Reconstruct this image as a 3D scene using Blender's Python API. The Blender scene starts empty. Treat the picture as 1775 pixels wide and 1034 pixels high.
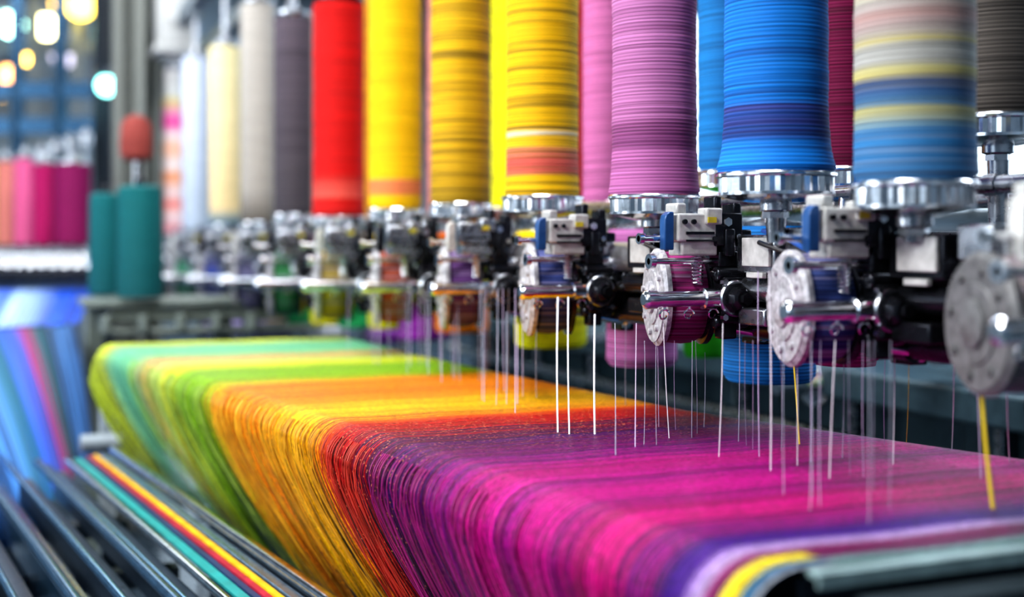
import bpy, bmesh, math, random
from mathutils import Vector, Matrix
random.seed(7)
CZ = 1.25            # camera height
F = 2170.0           # focal length in px (1775 wide)
TH = math.atan(887.5 / F)
S, C = math.sin(TH), math.cos(TH)
scene = bpy.context.scene
try:
    scene.view_settings.view_transform = 'Standard'
    scene.view_settings.look = 'Medium High Contrast'
except Exception:
    pass

# --- survey helpers: machine axes are world axes (row of spools runs along +Y) ---
def depth_at(X, u): return X * F / (u * C)
def Y_at(X, u): return (depth_at(X, u) - X * S) / C
def Z_at(d, v): return CZ + (420.0 - v) * d / F
def PT(u, v, X):
    d = depth_at(X, u); return Vector((X, Y_at(X, u), Z_at(d, v)))
def PD(u, v, d):
    X = d * u * C / F; return Vector((X, (d - X * S) / C, Z_at(d, v)))

# ------------------------------------------------------------------ materials
MATS = {}
def new_mat(name):
    m = bpy.data.materials.new(name); m.use_nodes = True
    nt = m.node_tree; b = nt.nodes['Principled BSDF']
    return m, nt, b
def N(nt, t, **k):
    n = nt.nodes.new(t)
    for a, v in k.items(): setattr(n, a, v)
    return n
def mapping(nt, coord, scale):
    tc = N(nt, 'ShaderNodeTexCoord'); mp = N(nt, 'ShaderNodeMapping')
    mp.inputs['Scale'].default_value = scale
    nt.links.new(tc.outputs[coord], mp.inputs['Vector']); return mp
def metal(name, col, rough=.3, met=1.0, var=.25, scale=60):
    if name in MATS: return MATS[name]
    m, nt, b = new_mat(name)
    mp = mapping(nt, 'Object', (1, 1, 1))
    no = N(nt, 'ShaderNodeTexNoise'); no.inputs['Scale'].default_value = scale; no.inputs['Detail'].default_value = 6
    nt.links.new(mp.outputs[0], no.inputs['Vector'])
    r = N(nt, 'ShaderNodeValToRGB')
    r.color_ramp.elements[0].position = .3; r.color_ramp.elements[1].position = .7
    r.color_ramp.elements[0].color = [c * (1 - var) for c in col] + [1]
    r.color_ramp.elements[1].color = [min(1, c * (1 + var * .5)) for c in col] + [1]
    nt.links.new(no.outputs['Fac'], r.inputs['Fac']); nt.links.new(r.outputs[0], b.inputs['Base Color'])
    mr = N(nt, 'ShaderNodeMapRange'); mr.inputs['To Min'].default_value = rough * .7; mr.inputs['To Max'].default_value = min(1, rough * 1.4)
    nt.links.new(no.outputs['Fac'], mr.inputs['Value']); nt.links.new(mr.outputs[0], b.inputs['Roughness'])
    b.inputs['Metallic'].default_value = met
    bp = N(nt, 'ShaderNodeBump'); bp.inputs['Strength'].default_value = .12; bp.inputs['Distance'].default_value = .001
    nt.links.new(no.outputs['Fac'], bp.inputs['Height']); nt.links.new(bp.outputs[0], b.inputs['Normal'])
    MATS[name] = m; return m
def emis(name, col, strength):
    if name in MATS: return MATS[name]
    m, nt, b = new_mat(name)
    b.inputs['Base Color'].default_value = (*col, 1)
    b.inputs['Emission Color'].default_value = (*col, 1); b.inputs['Emission Strength'].default_value = strength
    MATS[name] = m; return m
def yarn(name, stops, zlo=0.0, zhi=.8, dark=.35, streak=None, sk_amt=.0):
    """wound-yarn material: colour bands by local height + fine thread striping"""
    m, nt, b = new_mat(name)
    tc = N(nt, 'ShaderNodeTexCoord'); sp = N(nt, 'ShaderNodeSeparateXYZ')
    nt.links.new(tc.outputs['Object'], sp.inputs[0])
    mp = N(nt, 'ShaderNodeMapping'); mp.inputs['Scale'].default_value = (2.5, 2.5, 520)
    nt.links.new(tc.outputs['Object'], mp.inputs['Vector'])
    n1 = N(nt, 'ShaderNodeTexNoise'); n1.inputs['Scale'].default_value = 1; n1.inputs['Detail'].default_value = 2
    nt.links.new(mp.outputs[0], n1.inputs['Vector'])
    mp2 = N(nt, 'ShaderNodeMapping'); mp2.inputs['Scale'].default_value = (1.5, 1.5, 200); mp2.inputs['Location'].default_value = (random.random() * 9,) * 3
    nt.links.new(tc.outputs['Object'], mp2.inputs['Vector'])
    n2 = N(nt, 'ShaderNodeTexNoise'); n2.inputs['Scale'].default_value = 1; n2.inputs['Detail'].default_value = 3
    nt.links.new(mp2.outputs[0], n2.inputs['Vector'])
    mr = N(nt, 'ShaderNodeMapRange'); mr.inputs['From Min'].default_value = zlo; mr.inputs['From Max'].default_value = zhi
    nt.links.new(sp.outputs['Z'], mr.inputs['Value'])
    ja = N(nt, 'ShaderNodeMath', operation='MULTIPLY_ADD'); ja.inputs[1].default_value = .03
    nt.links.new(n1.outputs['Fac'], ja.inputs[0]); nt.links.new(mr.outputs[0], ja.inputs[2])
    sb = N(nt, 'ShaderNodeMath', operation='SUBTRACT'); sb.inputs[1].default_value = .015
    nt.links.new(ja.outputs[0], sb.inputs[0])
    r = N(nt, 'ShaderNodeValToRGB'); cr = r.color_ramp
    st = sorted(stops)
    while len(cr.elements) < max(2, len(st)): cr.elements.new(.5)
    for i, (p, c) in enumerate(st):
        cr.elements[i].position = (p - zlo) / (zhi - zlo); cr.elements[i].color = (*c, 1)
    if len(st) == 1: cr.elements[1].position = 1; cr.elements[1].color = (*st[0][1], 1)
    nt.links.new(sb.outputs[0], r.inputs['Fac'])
    m1 = N(nt, 'ShaderNodeMapRange'); m1.inputs['From Min'].default_value = .3; m1.inputs['From Max'].default_value = .6
    m1.inputs['To Min'].default_value = 1 - dark; m1.inputs['To Max'].default_value = 1.12
    nt.links.new(n1.outputs['Fac'], m1.inputs['Value'])
    # regular winding pitch: dark gap between neighbouring turns
    wz = N(nt, 'ShaderNodeMath', operation='MULTIPLY'); wz.inputs[1].default_value = 2 * math.pi / .0042
    nt.links.new(sp.outputs['Z'], wz.inputs[0])
    ws = N(nt, 'ShaderNodeMath', operation='SINE'); nt.links.new(wz.outputs[0], ws.inputs[0])
    wm = N(nt, 'ShaderNodeMapRange'); wm.inputs['From Min'].default_value = -1; wm.inputs['From Max'].default_value = -.1; wm.inputs['To Min'].default_value = .62; wm.inputs['To Max'].default_value = 1
    nt.links.new(ws.outputs[0], wm.inputs['Value'])
    ml = N(nt, 'ShaderNodeMath', operation='MULTIPLY'); nt.links.new(m1.outputs[0], ml.inputs[0]); nt.links.new(wm.outputs[0], ml.inputs[1])
    out = r.outputs[0]
    if streak:
        m2 = N(nt, 'ShaderNodeMapRange'); m2.inputs['From Min'].default_value = .52; m2.inputs['From Max'].default_value = .60
        m2.inputs['To Max'].default_value = sk_amt
        nt.links.new(n2.outputs['Fac'], m2.inputs['Value'])
        mx = N(nt, 'ShaderNodeMix', data_type='RGBA')
        nt.links.new(m2.outputs[0], mx.inputs[0]); nt.links.new(out, mx.inputs[6]); mx.inputs[7].default_value = (*streak, 1)
        out = mx.outputs[2]
    vm = N(nt, 'ShaderNodeVectorMath', operation='SCALE')
    nt.links.new(out, vm.inputs[0]); nt.links.new(ml.outputs[0], vm.inputs['Scale'])
    nt.links.new(vm.outputs[0], b.inputs['Base Color'])
    b.inputs['Roughness'].default_value = .7
    b.inputs['Specular IOR Level'].default_value = .25
    ad = N(nt, 'ShaderNodeMath', operation='MULTIPLY_ADD'); ad.inputs[1].default_value = .25; nt.links.new(ws.outputs[0], ad.inputs[0]); nt.links.new(n1.outputs['Fac'], ad.inputs[2])
    bp = N(nt, 'ShaderNodeBump'); bp.inputs['Strength'].default_value = .7; bp.inputs['Distance'].default_value = .001
    nt.links.new(ad.outputs[0], bp.inputs['Height']); nt.links.new(bp.outputs[0], b.inputs['Normal'])
    return m

chrome = metal('brushed_chrome', (.82, .84, .88), .16)
steel = metal('grey_steel', (.45, .47, .51), .26)
darkm = metal('dark_steel', (.028, .03, .038), .24, .8)
black = metal('black_plastic', (.012, .012, .015), .35, .0)
whitep = metal('white_paint', (.5, .5, .49), .32, .1, .3, 90)
bluep = metal('blue_paint', (.012, .07, .22), .3, .1)
worn = metal('worn_disc_metal', (.42, .41, .44), .5, .2, .55, 160)
worndark = metal('dull_disc_metal', (.15, .15, .155), .5, .3, .4, 130)
bluesteel = metal('blue_grey_steel', (.06, .14, .24), .2, .8)
slate = metal('slate_paint', (.02, .032, .05), .35, .3)
tealdark = metal('dark_teal_paint', (.045, .085, .11), .4, .2)
grayp = metal('pale_grey_paint', (.24, .28, .31), .5, .1)

# ------------------------------------------------------------------ mesh helpers
def box(bm, c, s, rot=None):
    M = Matrix.Translation(c) @ (rot.to_4x4() if rot else Matrix.Identity(4)) @ Matrix.Diagonal((*s, 1))
    bmesh.ops.create_cube(bm, size=1, matrix=M)
def cyl(bm, p0, p1, r0, r1=None, seg=28, caps=True):
    p0, p1 = Vector(p0), Vector(p1); d = p1 - p0
    q = d.to_track_quat('Z', 'Y').to_matrix().to_4x4()
    bmesh.ops.create_cone(bm, cap_ends=caps, segments=seg, radius1=r0, radius2=r0 if r1 is None else r1,
                          depth=d.length, matrix=Matrix.Translation((p0 + p1) / 2) @ q)
def lathe(bm, prof, seg=48, M=Matrix.Identity(4), knurl=0.0):
    rings = []
    for r, z in prof:
        ring = []
        for i in range(seg):
            a = 2 * math.pi * i / seg
            rr = r * (1 - (knurl if i % 2 else 0))
            ring.append(bm.verts.new(M @ Vector((rr * math.cos(a), rr * math.sin(a), z))))
        rings.append(ring)
    for a, b in zip(rings, rings[1:]):
        for i in range(seg):
            j = (i + 1) % seg
            bm.faces.new((a[i], a[j], b[j], b[i]))
    bm.faces.new(list(reversed(rings[0]))); bm.faces.new(rings[-1])
def tube(bm, pts, r, seg=10):
    pts = [Vector(p) for p in pts]; rings = []
    up = Vector((.13, .27, .95)).normalized()
    for i, p in enumerate(pts):
        t = (pts[min(i + 1, len(pts) - 1)] - pts[max(i - 1, 0)]).normalized()
        a = t.cross(up).normalized(); b = t.cross(a).normalized()
        rings.append([bm.verts.new(p + r * (math.cos(2 * math.pi * k / seg) * a + math.sin(2 * math.pi * k / seg) * b)) for k in range(seg)])
    for a, b in zip(rings, rings[1:]):
        for i in range(seg):
            j = (i + 1) % seg; bm.faces.new((a[i], a[j], b[j], b[i]))
    bm.faces.new(rings[0]); bm.faces.new(list(reversed(rings[-1])))
AX = lambda axis: {'x': Matrix.Rotation(math.pi / 2, 4, 'Y'), 'y': Matrix.Rotation(-math.pi / 2, 4, 'X'), 'z': Matrix.Identity(4)}[axis]
def obj(name, bm, mat, parent=None, label=None, category=None, bevel=0, group=None, loc=None, kind=None, angle=35):
    me = bpy.data.meshes.new(name)
    bmesh.ops.recalc_face_normals(bm, faces=bm.faces[:])
    bm.to_mesh(me); bm.free()
    for p in me.polygons: p.use_smooth = True
    me.set_sharp_from_angle(angle=math.radians(angle))
    me.materials.append(mat)
    o = bpy.data.objects.new(name, me); scene.collection.objects.link(o)
    if bevel:
        m = o.modifiers.new('bevel', 'BEVEL'); m.width = bevel; m.segments = 2; m.limit_method = 'ANGLE'; m.angle_limit = math.radians(40)
    if parent: o.parent = parent
    if label: o['label'] = label
    if category: o['category'] = category
    if group: o['group'] = group
    if kind: o['kind'] = kind
    if loc is not None: o.location = loc
    return o
def empty(name, label, category, group=None, loc=(0, 0, 0)):
    o = bpy.data.objects.new(name, None); o.empty_display_size = .05
    scene.collection.objects.link(o); o['label'] = label; o['category'] = category
    if group: o['group'] = group
    o.location = loc; return o
BM = bmesh.new

# ------------------------------------------------------------------ room
def slab(name, c, s, mat):
    bm = BM(); box(bm, c, s); o = obj(name, bm, mat, kind='structure'); return o
wallm = metal('wall_paint', (.28, .36, .44), .8, 0, .6, .9)
wallr = metal('wall_paint_blue', (.18, .25, .32), .8, 0, .6, 1.0)
floorm = metal('floor_concrete', (.05, .08, .11), .25, 0, .3, 4)
ceilm = metal('ceiling_paint', (.08, .11, .14), .8, 0, .3, 2)
slab('floor', (1, 7, -.05), (12, 20, .1), floorm)
slab('ceiling', (1, 7, 4.65), (12, 20, .1), ceilm)
slab('wall_back', (1, 17.05, 2.3), (12, .1, 4.8), wallm)
slab('wall_right', (7.05, 7, 2.3), (.1, 20, 4.8), wallr)
slab('wall_left', (-5.05, 7, 2.3), (.1, 20, 4.8), wallm)
slab('wall_front', (1, -3.05, 2.3), (12, .1, 4.8), wallm)
winm = emis('window_daylight', (.75, .88, 1.0), 3.0)
def window(i, c, s, ax):
    bm = BM(); box(bm, c, s); o = obj('window_%d' % i, bm, winm, kind='structure')
    bm = BM()
    for k in range(5):
        t = -.5 + k / 4
        p = Vector(c) + (Vector((0, t * s[1], 0)) if ax == 'y' else Vector((t * s[0], 0, 0)))
        box(bm, p, (.1, .06, s[2] + .1) if ax == 'y' else (.06, .1, s[2] + .1))
    for t in (-.5, 0, .5):
        box(bm, Vector(c) + Vector((0, 0, t * s[2])), (.1, s[1] + .06, .06) if ax == 'y' else (s[0] + .06, .1, .06))
    f = obj('trim_%d' % i, bm, grayp, kind='structure')
k = 1
for y in (1.8, 5.0, 8.2, 11.4):
    window(k, (6.98, y, 2.6), (.04, 2.4, 2.2), 'y'); k += 1
for y in (-.4, 3.0, 6.4):
    window(k, (-4.98, y, 2.6), (.04, 2.4, 2.0), 'y'); k += 1  # left-wall windows are added, out of view, for fill and chrome reflections
window(k, (3.4, 16.98, 2.7), (3.0, .04, 1.8), 'x'); k += 1
window(k, (-3.4, 16.98, 2.7), (2.2, .04, 1.6), 'x'); k += 1

# ------------------------------------------------------------------ yarn spools
def lerp_prof(r, z0, z1, flare=0, amp=.0003, step=.002):
    prof = []; n = int((z1 - z0) / step); seed = random.random() * 100
    for i in range(n + 1):
        z = z0 + (z1 - z0) * i / n; h = z - z0
        rr = r + random.uniform(-amp, amp) + .00025 * math.sin(h * 47 + seed) + .0002 * math.sin(h * 131 + seed)
        rr += flare * math.exp(-h / .022)
        if h < .004: rr -= .003
        if z1 - z < .006: rr -= .004
        prof.append((rr, z))
    return prof
def spool(X, Y, z0, z1, r, mat, label, group, flare=0, capr=None, drop=.035, bottom=True, top=True, step=.002, rail=None, capmat=None, amp=.0003):
    root = empty('yarn_spool', label, 'spool', group, (X, Y, CZ))
    bm = BM(); lathe(bm, lerp_prof(r, z0, z1, flare, amp, step), 56); obj('wound_yarn', bm, mat, root, angle=80)
    capr = capr or r * 1.08
    if bottom:
        bm = BM()
        lathe(bm, [(capr * .97, z0 + .0), (capr, z0 - .002), (capr, z0 - .0045), (capr * .95, z0 - .006)], 64)
        lathe(bm, [(capr * .95, z0 - .0055), (capr * .95, z0 - .021)], 72, knurl=.035)
        lathe(bm, [(capr * .97, z0 - .0205), (capr * .97, z0 - .0235), (capr * .8, z0 - .026), (capr * .45, z0 - .030)], 64)
        obj('spool_cap', bm, capmat or chrome, root, label='knurled chrome end cap', angle=30)
        bm = BM()
        lathe(bm, [(.016, z0 - .028), (.016, z0 - .038), (.011, z0 - .04), (.009, z0 - .04 - drop)], 24)
        cyl(bm, (0, 0, z0 - .04), (0, 0, z0 - .046), .013, seg=6)
        obj('spindle', bm, steel, root)
    if top:
        bm = BM()
        lathe(bm, [(r * .98, z1 - .001), (r * 1.02, z1 + .003), (r * 1.02, z1 + .012), (r * .6, z1 + .018), (.018, z1 + .026), (.014, z1 + .045), (.009, z1 + .05), (.009, rail if rail else z1 + .06)], 40)
        obj('top_cap', bm, darkm if top == 'dark' else steel, root, angle=30)
    return root

YEL = (.9, .53, .0); ORY = (1.0, .56, .0); MAU = (.46, .14, .36); BLU = (.003, .18, .62); NAV = (.02, .04, .2)
GR = 'front row yarn spools'
XS = .725
RAIL = .93
front = [
 (1585, .052, .66, .050, .002, .053, [(.05, (.04, .14, .3)), (.085, (.03, .19, .44)), (.095, (.06, .18, .36)), (.1, (.2, .32, .36)), (.106, (.36, .36, .22)), (.110, (.48, .43, .14)), (.116, (.06, .18, .34)), (.128, (.04, .1, .24)), (.136, (.08, .1, .18)), (.140, (.52, .45, .14)), (.145, (.5, .46, .2)), (.15, (.38, .38, .36)), (.165, (.38, .38, .36)), (.168, (.54, .45, .12)), (.173, (.42, .38, .34)), (.183, (.42, .3, .29)), (.19, (.45, .28, .26)), (.2, (.36, .34, .32)), (.21, (.52, .48, .33)), (.22, (.5, .46, .12)), (.232, (.48, .44, .22)), (.245, (.42, .33, .3)), (.66, (.42, .38, .24))], 'cream yarn spool with blue, yellow and pink bands', (.28, .28, .3), .35),
 (1345, .0706, .66, .0515, .0095, .0605, [(.07, BLU), (.1, (.006, .22, .74)), (.104, NAV), (.134, (.04, .06, .28)), (.139, BLU), (.66, (.005, .22, .74))], 'bright blue yarn spool with a navy band and flared base', (.004, .06, .26), .6),
 (1134, .057, .66, .0502, .006, .0555, [(.05, MAU), (.108, (.46, .14, .36)), (.113, (.24, .06, .19)), (.137, (.26, .07, .2)), (.145, (.5, .18, .4)), (.66, (.54, .2, .44))], 'mauve yarn spool with flared base', (.26, .07, .2), .5),
 (940, .067, .66, .052, .002, .060, [(.06, YEL), (.094, YEL), (.097, (.68, .14, .1)), (.115, (.68, .12, .09)), (.133, (.7, .22, .12)), (.136, (.85, .5, .01)), (.15, (.85, .5, .01)), (.1505, (.85, .8, .65)), (.156, (.85, .8, .6)), (.158, YEL), (.66, YEL)], 'yellow yarn spool with a salmon band', (.2, .12, .003), .75),
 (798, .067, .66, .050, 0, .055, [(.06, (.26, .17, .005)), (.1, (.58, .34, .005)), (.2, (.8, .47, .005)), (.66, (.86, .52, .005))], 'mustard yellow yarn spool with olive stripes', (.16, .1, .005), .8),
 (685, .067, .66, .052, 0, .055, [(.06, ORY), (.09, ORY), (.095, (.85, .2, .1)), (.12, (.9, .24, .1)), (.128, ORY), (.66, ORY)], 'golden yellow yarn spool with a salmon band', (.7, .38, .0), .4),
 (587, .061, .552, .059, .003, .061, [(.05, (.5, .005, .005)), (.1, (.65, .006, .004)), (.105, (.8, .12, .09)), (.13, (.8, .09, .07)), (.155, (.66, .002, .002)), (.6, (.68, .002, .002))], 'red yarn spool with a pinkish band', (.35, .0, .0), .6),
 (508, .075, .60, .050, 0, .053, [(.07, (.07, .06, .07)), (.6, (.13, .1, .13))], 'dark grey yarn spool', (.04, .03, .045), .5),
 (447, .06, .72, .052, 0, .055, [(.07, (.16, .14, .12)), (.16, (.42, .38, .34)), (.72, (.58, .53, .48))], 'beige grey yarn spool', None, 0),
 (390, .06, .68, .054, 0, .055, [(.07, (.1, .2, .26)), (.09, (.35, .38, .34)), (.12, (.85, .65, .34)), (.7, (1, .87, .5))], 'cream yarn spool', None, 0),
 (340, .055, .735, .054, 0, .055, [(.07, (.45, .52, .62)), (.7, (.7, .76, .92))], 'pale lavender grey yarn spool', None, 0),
 (301, .04, .78, .056, 0, .056, [(.07, (.9, .4, .45)), (.12, (1, .8, .8)), (.17, (1, .25, .2)), (.22, (1, .8, .8)), (.3, (1, .35, .12)), (.34, (1, .9, .9)), (.42, (1, .5, .3)), (.48, (1, .85, .85)), (.53, (1, .03, .4)), (.58, (1, .35, .6)), (.63, (1, .8, .3)), (.66, (1, 1, .95)), (.8, (1, .95, .95))], 'white yarn spool with pink and orange bands', None, 0),
]
stY = []
for i, (u, z0, z1, r, fl, cr_, st, lab, sk, ska) in enumerate(front):
    Y = Y_at(XS, u); stY.append(Y)
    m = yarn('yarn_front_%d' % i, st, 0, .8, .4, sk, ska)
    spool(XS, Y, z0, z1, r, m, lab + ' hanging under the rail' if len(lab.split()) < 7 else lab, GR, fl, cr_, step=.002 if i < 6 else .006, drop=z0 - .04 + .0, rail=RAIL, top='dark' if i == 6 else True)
GB = 'rear row yarn spools'
back = [(1730, .13, (.15, .13, .115), 'dark taupe yarn spool'), (1465, .09, (.2, .003, .06), 'maroon yarn spool'), (1272, .1, (.008, .22, .6), 'blue yarn spool in the rear row'),
        (1062, .068, (.65, .18, .44), 'pink mauve yarn spool in the rear row'), (1014, .068, (.8, .05, .08), 'coral red yarn spool in the rear row'), (895, .069, (.95, .9, .0), 'lemon yellow yarn spool in the rear row'), (778, .07, (.8, .3, .28), 'salmon yarn spool in the rear row'),
        (640, .07, (.8, .35, .02), 'orange yarn spool in the rear row'), (560, .07, (.4, .4, .4), 'grey yarn spool in the rear row')]
for i, (u, z0, c, lab) in enumerate(back):
    XB = .95 if i != 4 else 1.12
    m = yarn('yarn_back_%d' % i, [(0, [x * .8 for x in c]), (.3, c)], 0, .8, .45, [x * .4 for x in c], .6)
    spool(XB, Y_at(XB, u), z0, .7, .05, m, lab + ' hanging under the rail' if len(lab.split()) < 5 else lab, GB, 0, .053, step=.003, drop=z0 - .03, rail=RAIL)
GL = 'lower hanging yarn spools'
XL = .875
low = [(1466, 627, (.3, .01, .13), .036, 'dark magenta'), (1333, 655, (.01, .19, .55), .056, 'deep blue'), (1112, 628, (.55, .18, .46), .052, 'mauve'), (955, 597, (1, .74, .0), .062, 'yellow'),
       (800, 572, (1, .2, .0), .056, 'orange'), (735, 585, (.25, .02, .32), .058, 'purple'), (680, 566, (1, .72, .0), .058, 'golden'), (625, 564, (.02, .42, .13), .06, 'green'), (576, 560, (1, .68, .0), .06, 'yellow'), (530, 558, (.02, .42, .13), .06, 'green'), (486, 554, (.9, .55, .0), .06, 'ochre'), (445, 551, (.02, .35, .16), .06, 'green'), (405, 547, (.01, .12, .6), .06, 'blue'), (366, 543, (.03, .3, .32), .06, 'teal'), (330, 538, (.3, .3, .33), .06, 'grey')]
for i, (u, vb, c, r, lab) in enumerate(low):
    zb = (420 - vb) * depth_at(XL, u) / F
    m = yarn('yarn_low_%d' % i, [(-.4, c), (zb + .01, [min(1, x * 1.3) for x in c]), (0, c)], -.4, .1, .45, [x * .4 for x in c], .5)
    root = empty('yarn_spool', lab + ' yarn spool hanging below the feeders', 'spool', GL, (XL, Y_at(XL, u), CZ))
    bm = BM(); lathe(bm, lerp_prof(r, zb, .02, 0, .0003, .002 if i < 5 else .006), 48); obj('wound_yarn', bm, m, root, angle=80)
    bm = BM(); lathe(bm, [(r * .3, zb - .004), (r * .9, zb - .003), (r * .92, zb + .001)], 40); obj('spool_cap', bm, m, root)
    bm = BM(); lathe(bm, [(r * .8, .019), (r * .8, .024), (.01, .03), (.007, .055)], 24); obj('spindle', bm, steel, root)
m = yarn('yarn_low_g', [(-.2, (.03, .5, .01)), (0, (.03, .4, .01))], -.2, .1)
root = empty('yarn_spool', 'bright green yarn spool hanging below the feeders', 'spool', GL, (1.06, Y_at(1.06, 1222), CZ))
bm = BM(); lathe(bm, lerp_prof(.035, -.185, .02, 0, .0003, .003), 40); obj('wound_yarn', bm, m, root, angle=80)
bm = BM(); lathe(bm, [(.02, .019), (.02, .024), (.008, .03), (.006, .055)], 24); obj('spindle', bm, steel, root)

# ------------------------------------------------------------------ rails of the creel
def bar(name, X, z, r, mat, label, Y0=.2, Y1=6.5, cat='rail'):
    bm = BM(); cyl(bm, (X, Y0, CZ + z), (X, Y1, CZ + z), r, seg=32)
    y = Y0 + .1
    while y < Y1:
        cyl(bm, (X, y, CZ + z), (X, y + .018, CZ + z), r * 1.18, seg=32); y += .31
    return obj(name, bm, mat, label=label, category=cat)
bar('support_tube', .772, -.019, .020, metal('tube_alu', (.5, .5, .53), .3, .8), 'pale aluminium support tube carrying the thread feeders')
bar('drive_shaft', .775, -.092, .015, darkm, 'dark steel drive shaft below the feeders', cat='shaft')
bar('control_rod', .762, -.058, .007, steel, 'thin steel control rod linking the feeders', cat='rod')
bar('hanging_rail', XL, .055, .009, steel, 'steel rail holding the lower spools')
bar('hanging_rail', .95, .0, .012, steel, 'steel rail under the rear spools')
bar('hanging_rail', 1.08, .05, .009, steel, 'thin steel rail behind the rear spools')
bm = BM(); box(bm, (.800, 3.35, CZ - .055), (.012, 6.3, .052)); box(bm, (.806, 3.35, CZ - .083), (.024, 6.3, .006)); box(bm, (.806, 3.35, CZ - .027), (.024, 6.3, .006))
obj('channel_beam', bm, darkm, label='dark steel channel beam running behind the feeders', category='beam')
for X in (XS, .95):
    bm = BM(); box(bm, (X, 3.4, CZ + RAIL + .03), (.06, 6.4, .06))
    for Y in stY: box(bm, (X, Y, CZ + RAIL - .015), (.045, .05, .05))
    obj('overhead_rail', bm, grayp, label='painted steel overhead rail holding the spool tops', category='rail', bevel=.004)
for Y in (.18, 6.6):
    bm = BM()
    for X in (.7, 1.12): box(bm, (X, Y, (CZ + RAIL + .06) / 2), (.07, .07, CZ + RAIL + .06))
    box(bm, (.91, Y, CZ + RAIL + .03), (.5, .06, .06)); box(bm, (.91, Y, CZ - .03), (.5, .05, .16)); box(bm, (.91, Y, .25), (.5, .05, .06))
    obj('creel_end_frame', bm, grayp, label='grey steel end frame of the spool creel', category='frame', bevel=.004)

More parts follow.
